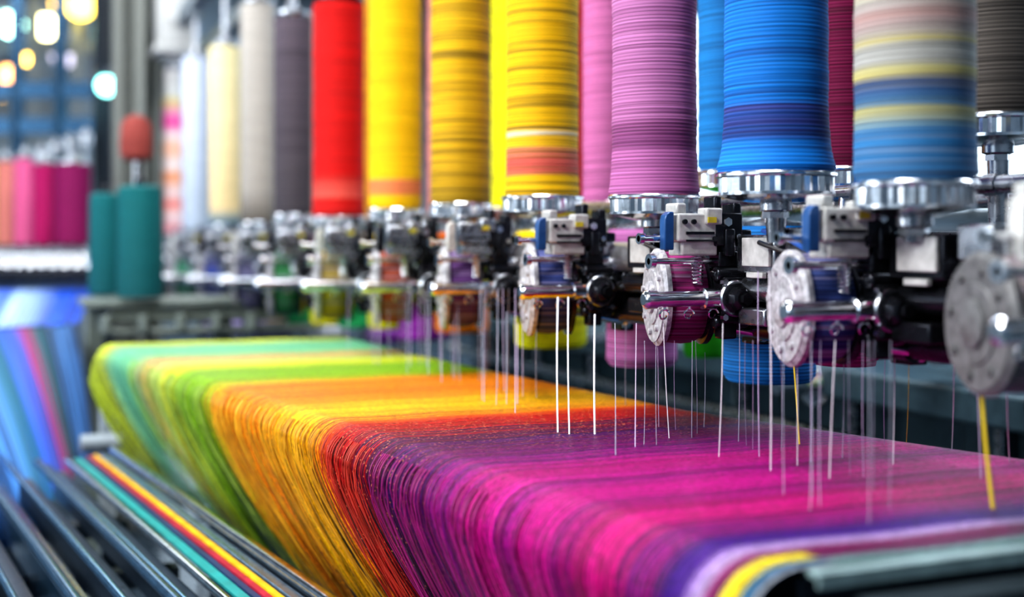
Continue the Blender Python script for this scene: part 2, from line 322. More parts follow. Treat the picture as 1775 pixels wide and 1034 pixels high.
# ------------------------------------------------------------------ thread feeder head
def feeder(idx, loc, yarncol, label, gap, sc=1.0):
    root = empty('thread_feeder', label, 'thread feeder', 'thread feeders along the support tube', loc)
    root.scale = (sc, sc, sc)
    my = yarn('disc_yarn_%d' % idx, [(-.2, yarncol), (.2, [min(1, x * 1.4 + .02) for x in yarncol])], -.2, .2, .5, (.3, .26, .36), .6)
    dy, dz, dr = -.092, -.061, (.0545 if idx < 3 else .060)
    k_ = dr / .0545
    Mx = Matrix.Translation((-.03, dy, dz)) @ Matrix.Rotation(math.radians(-15), 4, 'Z') @ Matrix.Translation((.03 - (.012 if idx >= 3 else 0), 0, 0)) @ AX('x')
    bm = BM()
    lathe(bm, [(dr * .93, -.049), (dr, -.046), (dr, -.041), (dr * .9, -.0395)], 56, Mx)
    lathe(bm, [(.016, -.056), (.018, -.055), (.018, -.048)], 24, Mx)
    lathe(bm, [(.050 * k_, -.0503), (.0505 * k_, -.0485)], 48, Mx)
    lathe(bm, [(.030, -.0520), (.031, -.0500)], 48, Mx)
    for k in range(8):
        a = k * math.pi / 4 + .2
        p = Mx @ Vector((math.cos(a) * .040, math.sin(a) * .040, -.0500)); q = Mx @ Vector((math.cos(a) * .040, math.sin(a) * .040, -.0535))
        cyl(bm, p, q, .0035, seg=10)
    obj('tension_disc', bm, worndark if idx == 0 else worn, root, label='scuffed grey metal disc', angle=30)
    bm = BM(); lathe(bm, [(.045 * k_, -.04), (.0505 * k_, -.036), (.052 * k_, -.020), (.051 * k_, -.008), (.046 * k_, .002)], 56, Mx)
    obj('wound_thread', bm, my, root)
    bm = BM(); lathe(bm, [(dr * .9, .001), (dr * .97, .003), (dr * .97, .009), (dr * .5, .012), (.02, .02)], 48, Mx)
    obj('rear_flange', bm, darkm, root, angle=30)
    ry, rz = -.160, -.060
    bm = BM(); Mr = Matrix.Translation((0, ry, rz)) @ AX('x')
    lathe(bm, [(.006, -.101), (.0085, -.0995), (.0100, -.097), (.0100, -.086), (.0085, -.085), (.0085, -.03), (.0115, -.029), (.0115, -.012), (.009, -.011), (.009, .004)], 28, Mr)
    obj('guide_rod', bm, chrome, root, label='polished chrome rod', angle=30)
    # joint clamp
    bm = BM()
    box(bm, (.005, ry + .004, rz - .002), (.028, .028, .050))
    box(bm, (.014, ry + .02, rz + .0), (.016, .05, .02))
    box(bm, (.002, ry + .004, rz - .034), (.018, .018, .020))
    box(bm, (.018, ry + .0, rz - .012), (.054, .012, .016))
    cyl(bm, (-.014, ry, rz + .026), (.026, ry, rz + .026), .008, seg=16)
    cyl(bm, (-.014, ry + .003, rz - .026), (.028, ry + .003, rz - .026), .007, seg=16)
    cyl(bm, (.034, ry + .002, rz - .024), (.034, ry + .002, rz + .028), .006, seg=12)
    obj('joint_clamp', bm, darkm, root, bevel=.0022)
    bm = BM(); My = Matrix.Translation((.006, ry - .012, rz)) @ AX('y')
    lathe(bm, [(.009, -.016), (.012, -.014), (.014, -.008), (.014, -.004), (.017, -.003), (.017, .002)], 18, My, knurl=.06)
    cyl(bm, (.006, ry - .026, rz), (.006, ry - .034, rz), .0065, seg=6)
    obj('clamp_knob', bm, darkm, root, angle=25)
    bm = BM(); lathe(bm, [(.0185, -.001), (.0200, .001), (.0200, .004), (.018, .005)], 28, My)
    obj('knob_ring', bm, steel, root)
    # vertical post and top clamp
    bm = BM()
    cyl(bm, (.002, -.152, rz + .02), (.002, -.152, .0), .0085, seg=20)
    box(bm, (.002, -.152, -.018), (.024, .022, .018)); box(bm, (.002, -.156, -.034), (.034, .014, .007))
    box(bm, (.0, -.152, .014), (.034, .03, .036))
    box(bm, (-.012, -.152, .040), (.009, .024, .020)); box(bm, (.012, -.152, .036), (.01, .024, .014))
    box(bm, (.0, -.166, .0), (.012, .008, .03)); box(bm, (.024, -.15, .008), (.018, .02, .012))
    obj('top_clamp', bm, darkm, root, bevel=.002)
    for (x, y0, z, r_, h) in [(-.004, -.166, .022, .005, .006), (.010, -.166, .006, .0035, .005), (-.010, ry - .010, rz + .018, .0036, .006), (.022, ry - .010, rz + .018, .0036, .006), (-.010, ry - .010, rz - .02, .0036, .006), (.020, ry - .010, rz - .02, .0036, .006), (.034, ry - .004, rz + .030, .006, .005)]:
        bm = BM(); cyl(bm, (x, y0, z), (x, y0 - h, z), r_, seg=6); obj('bolt', bm, chrome, root)
    # mounting arm
    bm = BM()
    box(bm, (.026, -.085, -.006), (.016, .135, .022)); box(bm, (.030, -.02, -.0), (.04, .04, .03))
    lathe(bm, [(.027, -.02), (.027, .02)], 32, Matrix.Translation((.047, -.02, -.019)) @ AX('y'))
    box(bm, (.035, -.13, -.045), (.014, .024, .09)); box(bm, (.04, -.02, -.06), (.012, .024, .07))
    box(bm, (.046, -.09, -.075), (.012, .09, .018))
    obj('mounting_arm', bm, steel, root, bevel=.002)
    # dark gear case beside the disc, towards the next station
    bm = BM()
    box(bm, (.052, -.125, -.050), (.026, .05, .062)); box(bm, (.058, -.13, -.095), (.02, .03, .036))
    cyl(bm, (.052, -.152, -.045), (.052, -.17, -.045), .015, seg=24); cyl(bm, (.052, -.17, -.045), (.052, -.176, -.045), .008, seg=6)
    cyl(bm, (.07, -.15, -.085), (.105, -.15, -.085), .009, seg=20); cyl(bm, (.066, -.15, -.020), (.098, -.15, -.018), .006, seg=16)
    obj('gear_case', bm, darkm, root, bevel=.002)
    bm = BM()
    lathe(bm, [(.007, 0), (.0105, .001), (.0105, .012), (.007, .013), (.007, .03), (.010, .031), (.010, .036)], 20, Matrix.Translation((.070, -.158, -.056)) @ AX('x'))
    obj('shaft_end', bm, chrome, root)
    bm = BM()
    lathe(bm, [(.012, 0), (.018, .002), (.018, .02), (.014, .022), (.014, .05), (.020, .051), (.020, .062), (.012, .064)], 28, Matrix.Translation((.012, -.146, -.030)) @ AX('x'))
    obj('clamp_sleeve', bm, steel, root, label='grey metal sleeve beside the clamp')
    for a_, b_, r1, r2 in (((.02, -.148, -.052), (.058, -.148, -.052), .007, .011), ((.012, -.15, -.094), (.05, -.15, -.100), .005, .009)):
        bm = BM(); Mq = Matrix.Translation(a_) @ (Vector(b_) - Vector(a_)).to_track_quat('Z', 'Y').to_matrix().to_4x4(); L = (Vector(b_) - Vector(a_)).length
        lathe(bm, [(r1 * .8, 0), (r1, .001), (r1, L), (r2, L + .0005), (r2, L + .006), (r2 * .8, L + .007)], 20, Mq)
        obj('pivot_pin', bm, chrome, root)
    bm = BM()
    box(bm, (.03, .045, -.012), (.05, .07, .04)); cyl(bm, (.022, .0, -.05), (.022, .1, -.05), .013, seg=24); cyl(bm, (.022, -.01, -.05), (.022, .0, -.05), .009, seg=24)
    box(bm, (.018, .05, -.078), (.03, .05, .018))
    obj('solenoid', bm, steel if idx % 2 else darkm, root, bevel=.002)
    bm = BM(); box(bm, (.003, .04, -.01), (.004, .05, .03)); box(bm, (.003, .04, -.034), (.006, .03, .006))
    obj('cover_plate', bm, whitep, root, bevel=.001)
    if idx == 0:
        bm = BM(); box(bm, (.03, -.11, -.012), (.10, .05, .045)); box(bm, (.07, -.10, .03), (.18, .016, .014)); box(bm, (.07, -.12, -.06), (.02, .05, .1))
        obj('side_plate', bm, worndark, root, label='dull grey metal side plate', bevel=.003)
    else:
        for (off, mt) in ((0, black), (.012, metal('cable_blue', (.02, .1, .4), .4, 0))):
            bm = BM()
            a = Vector((.0, .03, .0 + off)); b_ = Vector((.02, -.14, -.03 + off * .5))
            tube(bm, [a.lerp(b_, t / 14) + Vector((-.02 * math.sin(math.pi * t / 14) + off * .4, 0, .022 * math.sin(math.pi * t / 14 * (1 + off * 20)) - .02 * math.sin(math.pi * t / 14))) for t in range(15)], .0026, 8)
            obj('cable', bm, mt, root)
    # white bracket
    bm = BM()
    box(bm, (-.037, -.148, .016), (.05, .036, .030)); box(bm, (-.034, -.148, -.006), (.044, .03, .016))
    box(bm, (-.055, -.148, .036), (.012, .026, .012)); box(bm, (-.02, -.160, .028), (.02, .02, .018))
    obj('bracket', bm, whitep if idx < 4 else steel, root, label='pale painted bracket', bevel=.0022)
    bm = BM()
    box(bm, (-.036, -.1672, .010), (.034, .002, .003)); box(bm, (-.036, -.1672, .002), (.034, .002, .002))
    obj('slot_plate', bm, darkm, root)
    for x, z in ((-.055, .022), (-.018, .004), (-.044, .022)):
        bm = BM(); cyl(bm, (x, -.166, z), (x, -.169, z), .0028, seg=8); obj('screw', bm, darkm, root)
    bm = BM(); box(bm, (-.024, -.1712, .024), (.01, .002, .006)); obj('sticker', bm, metal('yellow_sticker', (.6, .5, .03), .5, 0), root, label='small plain yellow sticker')
    bm = BM()
    vs = [(-.066, -.008), (-.077, -.008), (-.077, .024), (-.0755, .029), (-.071, .0325), (-.066, .0325)]
    a = [bm.verts.new((x, -.164, z)) for x, z in vs]; b = [bm.verts.new((x, -.152, z)) for x, z in vs]
    bm.faces.new(a); bm.faces.new(list(reversed(b)))
    for i in range(len(a)): bm.faces.new((a[i], b[i], b[(i + 1) % len(a)], a[(i + 1) % len(a)]))
    obj('fin', bm, bluep if idx in (1, 2, 3) else (darkm if idx % 2 else whitep), root, label='painted side fin', bevel=.0012)
    bm = BM()
    tube(bm, [(-.03 + .006 * math.cos(t * .7), -.15 + .006 * math.sin(t * .7), -.045 + t * .00042) for t in range(80)], .0011, 6)
    obj('spring', bm, chrome, root)
    bm = BM()
    cyl(bm, (-.1, -.148, .004), (-.075, -.148, .004), .0035, seg=14); cyl(bm, (-.1, -.148, .004), (-.095, -.148, .004), .006, seg=14)
    obj('pin', bm, chrome, root)
    bm = BM()
    cyl(bm, (-.089, -.15, -.02), (.0, -.15, -.02), .0035, seg=12); cyl(bm, (-.089, -.15, -.02), (-.083, -.15, -.02), .008, seg=14)
    obj('pin', bm, chrome, root)
    for sx in (-.075, -.045, -.015):
        bm = BM()
        tube(bm, [(sx + .005 * math.cos(t), ry - .001 + .001 * t, rz - .016 + .005 * math.sin(t)) for t in [q * .5 for q in range(13)]], .0012, 6)
        cyl(bm, (sx, ry, rz - .011), (sx, ry, rz), .0014, seg=8)
        obj('thread_guide', bm, chrome, root)
    return root
cols = [(.2, .17, .18), (.02, .04, .16), (.22, .01, .11), (.03, .05, .2), (.1, .03, .16), (.35, .06, .02), (.35, .25, .02), (.03, .22, .07), (.1, .1, .2), (.03, .06, .3), (.04, .2, .12), (.12, .12, .12)]
labs = ['grey', 'navy', 'magenta', 'blue and white', 'violet', 'brown', 'olive', 'green', 'lilac', 'indigo', 'teal', 'pale']
hY = list(stY); hY[0] = .822
gaps = [b - a for a, b in zip(stY, stY[1:])] + [.5]
SCL = [1, 1, 1, 1.04, 1.12, 1.22, 1.34, 1.45, 1.55, 1.65, 1.75, 1.85]
for i, (Y, c, l) in enumerate(zip(hY, cols, labs)):
    s_ = SCL[i]
    feeder(i, (XS, Y, CZ - .035 * (s_ - 1)), c, 'chrome and black thread feeder with %s yarn disc' % l, gaps[i], s_)

# ------------------------------------------------------------------ the striped fabric
H = .207; FZ = CZ - H
def Eedge(Y): return .345 - .122 * (Y - 1.35)
def Xfar(Y):
    pts = [(.55, 1.0), (.92, .904), (1.35, .785), (1.9, .73), (2.8, .69)]
    for (a, xa), (b, xb) in zip(pts, pts[1:]):
        if Y <= b: return xa + (xb - xa) * (Y - a) / (b - a)
    return pts[-1][1]
def fabric_mat():
    m, nt, b = new_mat('striped_woven_fabric')
    uv = N(nt, 'ShaderNodeUVMap'); uv.uv_map = 'UVMap'
    uv2 = N(nt, 'ShaderNodeUVMap'); uv2.uv_map = 'Drape'
    sp = N(nt, 'ShaderNodeSeparateXYZ'); nt.links.new(uv.outputs[0], sp.inputs[0])
    sd = N(nt, 'ShaderNodeSeparateXYZ'); nt.links.new(uv2.outputs[0], sd.inputs[0])
    def noise(sx, sy, det=2, off=0):
        mp = N(nt, 'ShaderNodeMapping'); mp.inputs['Scale'].default_value = (sx, sy, 1); mp.inputs['Location'].default_value = (off, off * 2, off)
        nt.links.new(uv.outputs[0], mp.inputs['Vector'])
        n = N(nt, 'ShaderNodeTexNoise'); n.inputs['Scale'].default_value = 1; n.inputs['Detail'].default_value = det
        nt.links.new(mp.outputs[0], n.inputs['Vector']); return n
    def math_(op, a, b_=None, c_=None):
        n = N(nt, 'ShaderNodeMath', operation=op)
        for i, x in enumerate((a, b_, c_)):
            if x is None: continue
            if isinstance(x, (int, float)): n.inputs[i].default_value = x
            else: nt.links.new(x, n.inputs[i])
        return n.outputs[0]
    def mrange(v, a, b_, c_=0, d=1):
        n = N(nt, 'ShaderNodeMapRange')
        for k_, x in zip(('From Min', 'From Max', 'To Min', 'To Max'), (a, b_, c_, d)):
            if isinstance(x, (int, float)): n.inputs[k_].default_value = x
            else: nt.links.new(x, n.inputs[k_])
        nt.links.new(v, n.inputs['Value']); return n.outputs[0]
    nA = noise(240, .5, 2); nB = noise(760, 1.2, 2, 3); nC = noise(45, .4, 1, 7)
    jit = mrange(math_('ABSOLUTE', math_('SUBTRACT', sp.outputs['X'], 1.40)), 0, .08, .25, 1)
    y = math_('MULTIPLY_ADD', math_('MULTIPLY', math_('SUBTRACT', nA.outputs['Fac'], .5), jit), .17, sp.outputs['X'])
    y = math_('MULTIPLY_ADD', math_('SUBTRACT', nC.outputs['Fac'], .5), .05, y)
    y = math_('MULTIPLY_ADD', math_('MULTIPLY', math_('SUBTRACT', nB.outputs['Fac'], .5), jit), .18, y)
    cal = mrange(sp.outputs['X'], .74, .80)
    mixy = N(nt, 'ShaderNodeMix', data_type='FLOAT'); nt.links.new(cal, mixy.inputs[0])
    nt.links.new(sp.outputs['X'], mixy.inputs[2]); nt.links.new(y, mixy.inputs[3])
    def ramp(v, st, lo, hi):
        r = N(nt, 'ShaderNodeValToRGB'); cr = r.color_ramp
        while len(cr.elements) < len(st): cr.elements.new(.5)
        for i, (p, c) in enumerate(st):
            cr.elements[i].position = (p - lo) / (hi - lo); cr.elements[i].color = (*c, 1)
        nt.links.new(mrange(v, lo, hi), r.inputs['Fac']); return r.outputs[0]
    st = [(.680, (.22, .40, .40)), (.684, (.15, .01, .09)), (.712, (.22, .006, .1)), (.716, (.66, .48, .82)), (.725, (.55, .34, .76)), (.729, (.07, .008, .24)), (.755, (.07, .008, .26)), (.785, (.35, .004, .18)),
          (.86, (.70, .003, .21)), (.895, (.26, .003, .2)), (.95, (.85, .004, .32)), (.985, (.14, .003, .2)), (1.02, (.8, .004, .32)), (1.06, (.55, .003, .22)), (1.085, (.04, .004, .19)), (1.115, (.45, .003, .2)), (1.145, (.025, .004, .17)), (1.18, (.27, .003, .1)), (1.22, (.018, .005, .13)), (1.255, (.22, .003, .04)), (1.285, (.03, .004, .07)), (1.32, (.4, .003, .01)), (1.38, (.6, .004, .0)), (1.405, (.85, .08, .0)),
          (1.425, (1, .36, .0)), (1.53, (1, .54, .0)), (1.66, (1, .26, .0)), (1.84, (1, .29, .0)), (1.90, (.3, .55, .0)), (2.06, (.3, .6, .02)), (2.14, (.9, .88, .03)), (2.25, (.35, .75, .22))]
    colA0 = ramp(mixy.outputs[0], st, .6, 2.76)
    far_ = ramp(mixy.outputs[0], [(2.2, (.35, .75, .22)), (2.28, (.9, .4, .14)), (2.36, (.25, .7, .3)), (2.5, (.2, .68, .4)), (2.58, (.3, .7, .35)), (2.64, (.75, .85, .05)), (2.76, (.7, .85, .04))], 2.2, 2.76)
    mf = N(nt, 'ShaderNodeMix', data_type='RGBA'); nt.links.new(mrange(mixy.outputs[0], 2.2, 2.21), mf.inputs[0]); nt.links.new(colA0, mf.inputs[6]); nt.links.new(far_, mf.inputs[7])
    colA = mf.outputs[2]
    colB = ramp(sp.outputs['X'], [(.64, (.01, .02, .06)), (.668, (.02, .05, .15)), (.671, (.6, .65, .7)), (.674, (.01, .1, .25)), (.682, (.01, .15, .3)), (.685, (.9, .7, .01)), (.698, (.95, .75, .02)), (.702, (.1, .005, .15)), (.74, (.1, .005, .15))], .64, .76)
    sel = math_('MULTIPLY', mrange(sp.outputs['X'], .703, .701), mrange(sd.outputs['X'], -.24, -.20))
    mx = N(nt, 'ShaderNodeMix', data_type='RGBA'); nt.links.new(sel, mx.inputs[0]); nt.links.new(colA, mx.inputs[6]); nt.links.new(colB, mx.inputs[7])
    drape = mrange(sd.outputs['X'], -.08, 1.0)
    v = mrange(nB.outputs['Fac'], .36, .62, mrange(drape, 0, .2, .3, .1), mrange(drape, 0, .2, 1.35, 1.55))
    # regular rib: one cord every 3 mm
    rib = math_('SINE', math_('MULTIPLY', sp.outputs['X'], 2 * math.pi / .0032))
    v = math_('MULTIPLY', v, mrange(rib, -1, 0, .6, 1.05))
    w = N(nt, 'ShaderNodeTexVoronoi'); w.inputs['Scale'].default_value = 1
    mpw = N(nt, 'ShaderNodeMapping'); mpw.inputs['Scale'].default_value = (460, 200, 1); nt.links.new(uv.outputs[0], mpw.inputs['Vector']); nt.links.new(mpw.outputs[0], w.inputs['Vector'])
    vv = math_('MULTIPLY', v, mrange(w.outputs['Distance'], 0, .8, 1.3, .5))
    nD = noise(620, .5, 3, 11)
    gapt = mrange(drape, 0, 1, .36, .52)
    gap = mrange(nD.outputs['Fac'], gapt, math_('ADD', gapt, .05))
    vv2 = math_('MULTIPLY', vv, mrange(gap, 0, 1, .10, 1))
    stz = N(nt, 'ShaderNodeTexVoronoi'); stz.inputs['Scale'].default_value = 1
    mps = N(nt, 'ShaderNodeMapping'); mps.inputs['Scale'].default_value = (200, 210, 1); nt.links.new(uv.outputs[0], mps.inputs['Vector']); nt.links.new(mps.outputs[0], stz.inputs['Vector'])
    dots = math_('MULTIPLY', mrange(stz.outputs['Distance'], .24, .16), math_('MULTIPLY', mrange(sp.outputs['X'], 1.1, 1.3), mrange(sp.outputs['X'], 1.42, 1.38)))
    dots = math_('MULTIPLY', dots, .7)
    sc = N(nt, 'ShaderNodeVectorMath', operation='SCALE'); nt.links.new(mx.outputs[2], sc.inputs[0]); nt.links.new(vv2, sc.inputs['Scale'])
    md = N(nt, 'ShaderNodeMix', data_type='RGBA'); nt.links.new(dots, md.inputs[0]); nt.links.new(sc.outputs[0], md.inputs[6]); md.inputs[7].default_value = (.9, .3, .12, 1)
    nt.links.new(md.outputs[2], b.inputs['Base Color'])
    al = math_('MAXIMUM', gap, mrange(drape, .40, .6, 1, 0))
    nt.links.new(al, b.inputs['Alpha'])
    b.inputs['Roughness'].default_value = .42; b.inputs['Specular IOR Level'].default_value = .16
    bp = N(nt, 'ShaderNodeBump'); bp.inputs['Strength'].default_value = 1.0; bp.inputs['Distance'].default_value = .0022
    hh = math_('ADD', nB.outputs['Fac'], math_('MULTIPLY', w.outputs['Distance'], -.3)); hh = math_('MULTIPLY_ADD', rib, .15, hh)
    nt.links.new(hh, bp.inputs['Height']); nt.links.new(bp.outputs[0], b.inputs['Normal'])
    return m
bm = BM(); uvl = bm.loops.layers.uv.new('UVMap'); uvd = bm.loops.layers.uv.new('Drape')
NY, rows = 620, []
Ya, Yb = .668, 2.76
def fold(Y): return .0010 * math.sin(Y * 310) + .0012 * math.sin(Y * 97 + 1) + .0015 * math.sin(Y * 41 + 2)
def Rf(Y): return .046 if Y < 1.0 else max(.032, .046 - .014 * (Y - 1.0) / .5)
for j in range(NY + 1):
    Y = Ya + (Yb - Ya) * j / NY
    e, xf = Eedge(Y), Xfar(Y)
    R = Rf(Y); row = []; s = 0; prev = None
    P = [(xf + .01, FZ - .03, -1), (xf + .004, FZ - .008, -1)]
    for i in range(25): P.append((xf + (e + R - xf) * i / 24, FZ, -.8 if i < 20 else -.5 + (i - 20) * .1))
    for i in range(1, 17):
        a = math.pi / 2 * i / 16; P.append((e + R - R * math.sin(a), FZ - R * (1 - math.cos(a)), -.1 + .1 * i / 16))
    hem = .28 + .014 * math.sin(Y * 13) + .008 * math.sin(Y * 71)
    for i in range(1, 31):
        t = i / 30; h = hem * t; P.append((e + .16 * t ** 1.3, FZ - R - h, t))
    end = max(0, (Y - 2.68) / .08)
    for k, (x, z, dr_) in enumerate(P):
        hang = max(0, min(1, (FZ - z) / .12))
        x2 = x - fold(Y) * hang * (1.5 + 1.0 * max(0, dr_)) if dr_ > -.2 else x
        z2 = z - .05 * end * end
        z2 += .0006 * math.sin(x * 40 + Y * 9) * (1 - hang)
        if prev: s += math.hypot(x - prev[0], z - prev[1])
        prev = (x, z)
        row.append((bm.verts.new((x2, Y, z2)), Y, s, dr_))
    rows.append(row)
for a, b in zip(rows, rows[1:]):
    for i in range(len(a) - 1):
        q = (a[i], a[i + 1], b[i + 1], b[i])
        f = bm.faces.new([x[0] for x in q])
        for lp, x in zip(f.loops, q): lp[uvl].uv = (x[1], x[2]); lp[uvd].uv = (x[3], x[1])
fab = obj('striped_fabric', bm, fabric_mat(), label='rainbow striped woven fabric draped over the loom table edge', category='fabric', angle=180)
for (y0, y1, n, c, nm) in ((1.42, 1.86, 90, (.95, .45, .02), 'orange'), (1.28, 1.4, 30, (.6, .04, .02), 'red'), (.95, 1.26, 40, (.4, .01, .2), 'magenta'), (1.9, 2.4, 40, (.4, .55, .1), 'green')):
    bm = BM()
    for i in range(n):
        Y = random.uniform(y0, y1); e, R = Eedge(Y), Rf(Y); off = random.uniform(.001, .008); dyy = random.uniform(-.03, .03); te = random.uniform(.5, 1.08)
        pts = []
        for k in range(4, 9):
            a = math.pi / 2 * k / 8; pts.append((e + R - (R + off * .5) * math.sin(a), Y, FZ + .001 - R * (1 - math.cos(a))))
        for k in range(1, 13):
            t = te * k / 12; pts.append((e + .16 * t ** 1.3 - off - .006 * t * math.sin(t * 5 + i), Y + dyy * t * t, FZ - R - .28 * t))
        tube(bm, pts, random.uniform(.0004, .0008), 5)
    obj('fringe', bm, metal('fringe_' + nm, c, .5, 0, .4, 30), fab, label=nm + ' loose strands', kind='stuff')

# loom table beneath, with a dark apron behind the hanging fabric
bm = BM()
ring = []
for Y in (.69, 1.0, 1.35, 1.9, 2.66): ring.append((Eedge(Y) + .06, Y))
ring += [(Xfar(Y) - .01, Y) for Y in (2.66, 1.9, 1.35, 1.0, .69)]
a = [bm.verts.new((x, y, FZ - .012)) for x, y in ring]; b = [bm.verts.new((x, y, FZ - .07)) for x, y in ring]
bm.faces.new(a); bm.faces.new(list(reversed(b)))
for i in range(len(a)): bm.faces.new((a[i], b[i], b[(i + 1) % len(a)], a[(i + 1) % len(a)]))
ap = [(Eedge(Y) + .20, Y) for Y in (.72, 1.35, 2.6)]
for (x0, y0), (x1, y1) in zip(ap, ap[1:]):
    q = [bm.verts.new(p) for p in ((x0, y0, FZ - .07), (x1, y1, FZ - .07), (x1, y1, .45), (x0, y0, .45), (x0 + .02, y0, FZ - .07), (x1 + .02, y1, FZ - .07), (x1 + .02, y1, .45), (x0 + .02, y0, .45))]
    for f in ((0, 1, 2, 3), (7, 6, 5, 4), (0, 4, 5, 1), (3, 2, 6, 7), (1, 5, 6, 2), (0, 3, 7, 4)): bm.faces.new([q[i] for i in f])
for (x, y) in ((.70, .75), (.88, .75), (.46, 2.55), (.62, 2.55), (.60, 1.6), (.7, 1.6)):
    box(bm, (x, y, (FZ - .07) / 2), (.06, .06, FZ - .07))
obj('loom_table', bm, slate, label='dark steel loom table under the fabric', category='table', bevel=.003)
bm = BM(); box(bm, (.77, .6595, FZ - .003), (.59, .014, .005)); box(bm, (.77, .6545, FZ - .006), (.59, .004, .010))
obj('breast_beam', bm, metal('grey_teal_metal', (.26, .37, .38), .35, .3), label='slim grey teal metal rail at the fabric end', category='beam', bevel=.001)
bm = BM()
for x in (.62, 1.02): box(bm, (x, .658, (FZ - .02) / 2), (.04, .010, FZ - .02))
box(bm, (.80, .636, FZ - .022), (.60, .03, .012)); box(bm, (.8, .605, FZ - .05), (.60, .03, .02)); box(bm, (.8, .59, .5), (.56, .02, .7)); cyl(bm, (.52, .612, FZ - .032), (1.1, .612, FZ - .032), .004)
obj('beam_support', bm, metal('dark_grey_steel', (.03, .045, .055), .4, .4), label='dark steel support panel under the grey rail', category='support', bevel=.002)

# ------------------------------------------------------------------ falling threads
def thread(p0, p1, r, mat, lab):
    bm = BM(); n = 5
    sag = random.uniform(-.0015, .0015)
    pts = [Vector(p0).lerp(Vector(p1), i / n) + Vector((sag * math.sin(math.pi * i / n), 0, 0)) for i in range(n + 1)]
    tube(bm, pts, r, 6)
    obj('thread', bm, mat, label=lab, category='thread', group='threads falling onto the fabric')
tw = metal('white_thread', (.8, .78, .84), .5, 0, .1); ty = metal('yellow_thread', (.7, .52, .02), .5, 0, .1); tl = metal('lilac_thread', (.5, .4, .6), .5, 0, .1); tg = metal('grey_thread', (.32, .32, .42), .5, 0, .1)
def fab_pt(u, v):
    X = C * H * u / (v - 420) ; return Vector((X, Y_at(X, u), FZ - .002))
TH_ = [(967, 515, 967, 750, .0010, tw), (985, 515, 987, 753, .0009, tw), (1031, 545, 1031, 752, .0011, tw), (1066, 560, 1067, 790, .0004, tg), (1103, 560, 1101, 775, .0005, tl), (1150, 560, 1160, 758, .0005, tw), (1140, 590, 1142, 740, .0003, tl),
       (1253, 560, 1246, 790, .0005, tw), (1282, 560, 1280, 765, .0004, tg), (1314, 470, 1316, 790, .0005, tl), (1333, 470, 1336, 815, .0006, tw), (1380, 560, 1382, 805, .0004, tw), (1374, 600, 1386, 770, .0008, ty), (1408, 600, 1405, 800, .0004, tl),
       (1448, 590, 1438, 828, .0006, tw), (1496, 590, 1497, 825, .0003, tl), (1462, 600, 1460, 795, .0003, tg), (1551, 600, 1548, 805, .0004, tw), (1535, 600, 1533, 770, .0003, tl), (1575, 600, 1571, 765, .0003, ty), (1653, 590, 1650, 775, .0004, tw),
       (1700, 650, 1722, 880, .0016, ty), (1692, 640, 1700, 830, .0004, tl), (1745, 640, 1750, 800, .0004, tw), (1200, 590, 1199, 758, .0004, tg), (1222, 610, 1220, 740, .0003, tg), (1085, 560, 1084, 700, .0003, tg), (897, 560, 897, 700, .0005, tl), (878, 540, 878, 700, .0005, tg), (930, 570, 930, 690, .0004, tg)]
for (u0, v0, u1, v1, r, m) in TH_:
    q = fab_pt(u1, v1); X0 = min(.80, max(q.x, .655))
    thread(PT(u0, v0, X0), q, r, m, {'white_thread': 'taut white thread', 'yellow_thread': 'yellow thread', 'lilac_thread': 'fine lilac thread', 'grey_thread': 'fine grey thread'}[m.name] + ' falling onto the fabric')
for i in range(54):
    u = random.uniform(600, 910) if i < 38 else random.uniform(1050, 1560)
    X0 = .67; p = PT(u, 500 if u < 910 else 590, X0)
    X1 = random.uniform(.58, .72); u1 = u + random.uniform(-3, 3)
    q = Vector((X1, Y_at(X1, u1), FZ - .002))
    if q.y > 2.65: continue
    thread(p, q, .0004 if u < 910 else .00025, random.choice([tl, tg, tl, tg, tg]), 'fine pale thread falling onto the fabric')

# ------------------------------------------------------------------ lower side rails with coloured belts
def side(off, z, r, mat, name, lab, cat='rail', flat=None, Y0=.95, Y1=2.62, h=.004, sl=-.118):
    bm = BM(); X = lambda Y: .341 + off + sl * (Y - 1.45)
    if flat:
        n = 40; vs = []
        for i in range(n + 1):
            Y = Y0 + (Y1 - Y0) * i / n
            vs.append([bm.verts.new((X(Y) + sx * flat / 2, Y, CZ + z + dz)) for sx, dz in ((-1, 0), (1, 0), (1, -h), (-1, -h))])
        for a, b in zip(vs, vs[1:]):
            for k in range(4): bm.faces.new((a[k], a[(k + 1) % 4], b[(k + 1) % 4], b[k]))
        bm.faces.new(vs[0]); bm.faces.new(list(reversed(vs[-1])))
    else:
        cyl(bm, (X(Y0), Y0, CZ + z), (X(Y1), Y1, CZ + z), r)
    return obj(name, bm, mat, label=lab, category=cat, bevel=.0015 if flat and h > .006 else 0)
def belt(name, c):
    return metal(name, c, .45, 0, .3, 40)
midb = metal('mid_blue_steel', (.12, .28, .46), .16, .9)
side(.008, -.415, .009, chrome, 'guide_rail', 'polished steel guide rail beside the fabric')
side(-.012, -.42, 0, metal('light_blue_steel', (.35, .5, .66), .2, .85), 'guide_rail', 'pale blue flat steel guide rail', flat=.016, h=.03)
side(-.028, -.421, 0, belt('belt_yellow', (.85, .5, .01)), 'yarn_belt', 'flat yellow yarn belt', 'belt', .008)
side(-.038, -.423, 0, belt('belt_maroon', (.38, .01, .04)), 'yarn_belt', 'flat maroon yarn belt', 'belt', .008)
side(-.048, -.425, 0, belt('belt_navy', (.01, .03, .1)), 'yarn_belt', 'flat navy yarn belt', 'belt', .008)
side(-.061, -.427, 0, belt('belt_teal', (.005, .24, .24)), 'yarn_belt', 'flat teal yarn belt', 'belt', .014)
side(-.080, -.430, .006, chrome, 'guide_rail', 'polished steel lower rail')
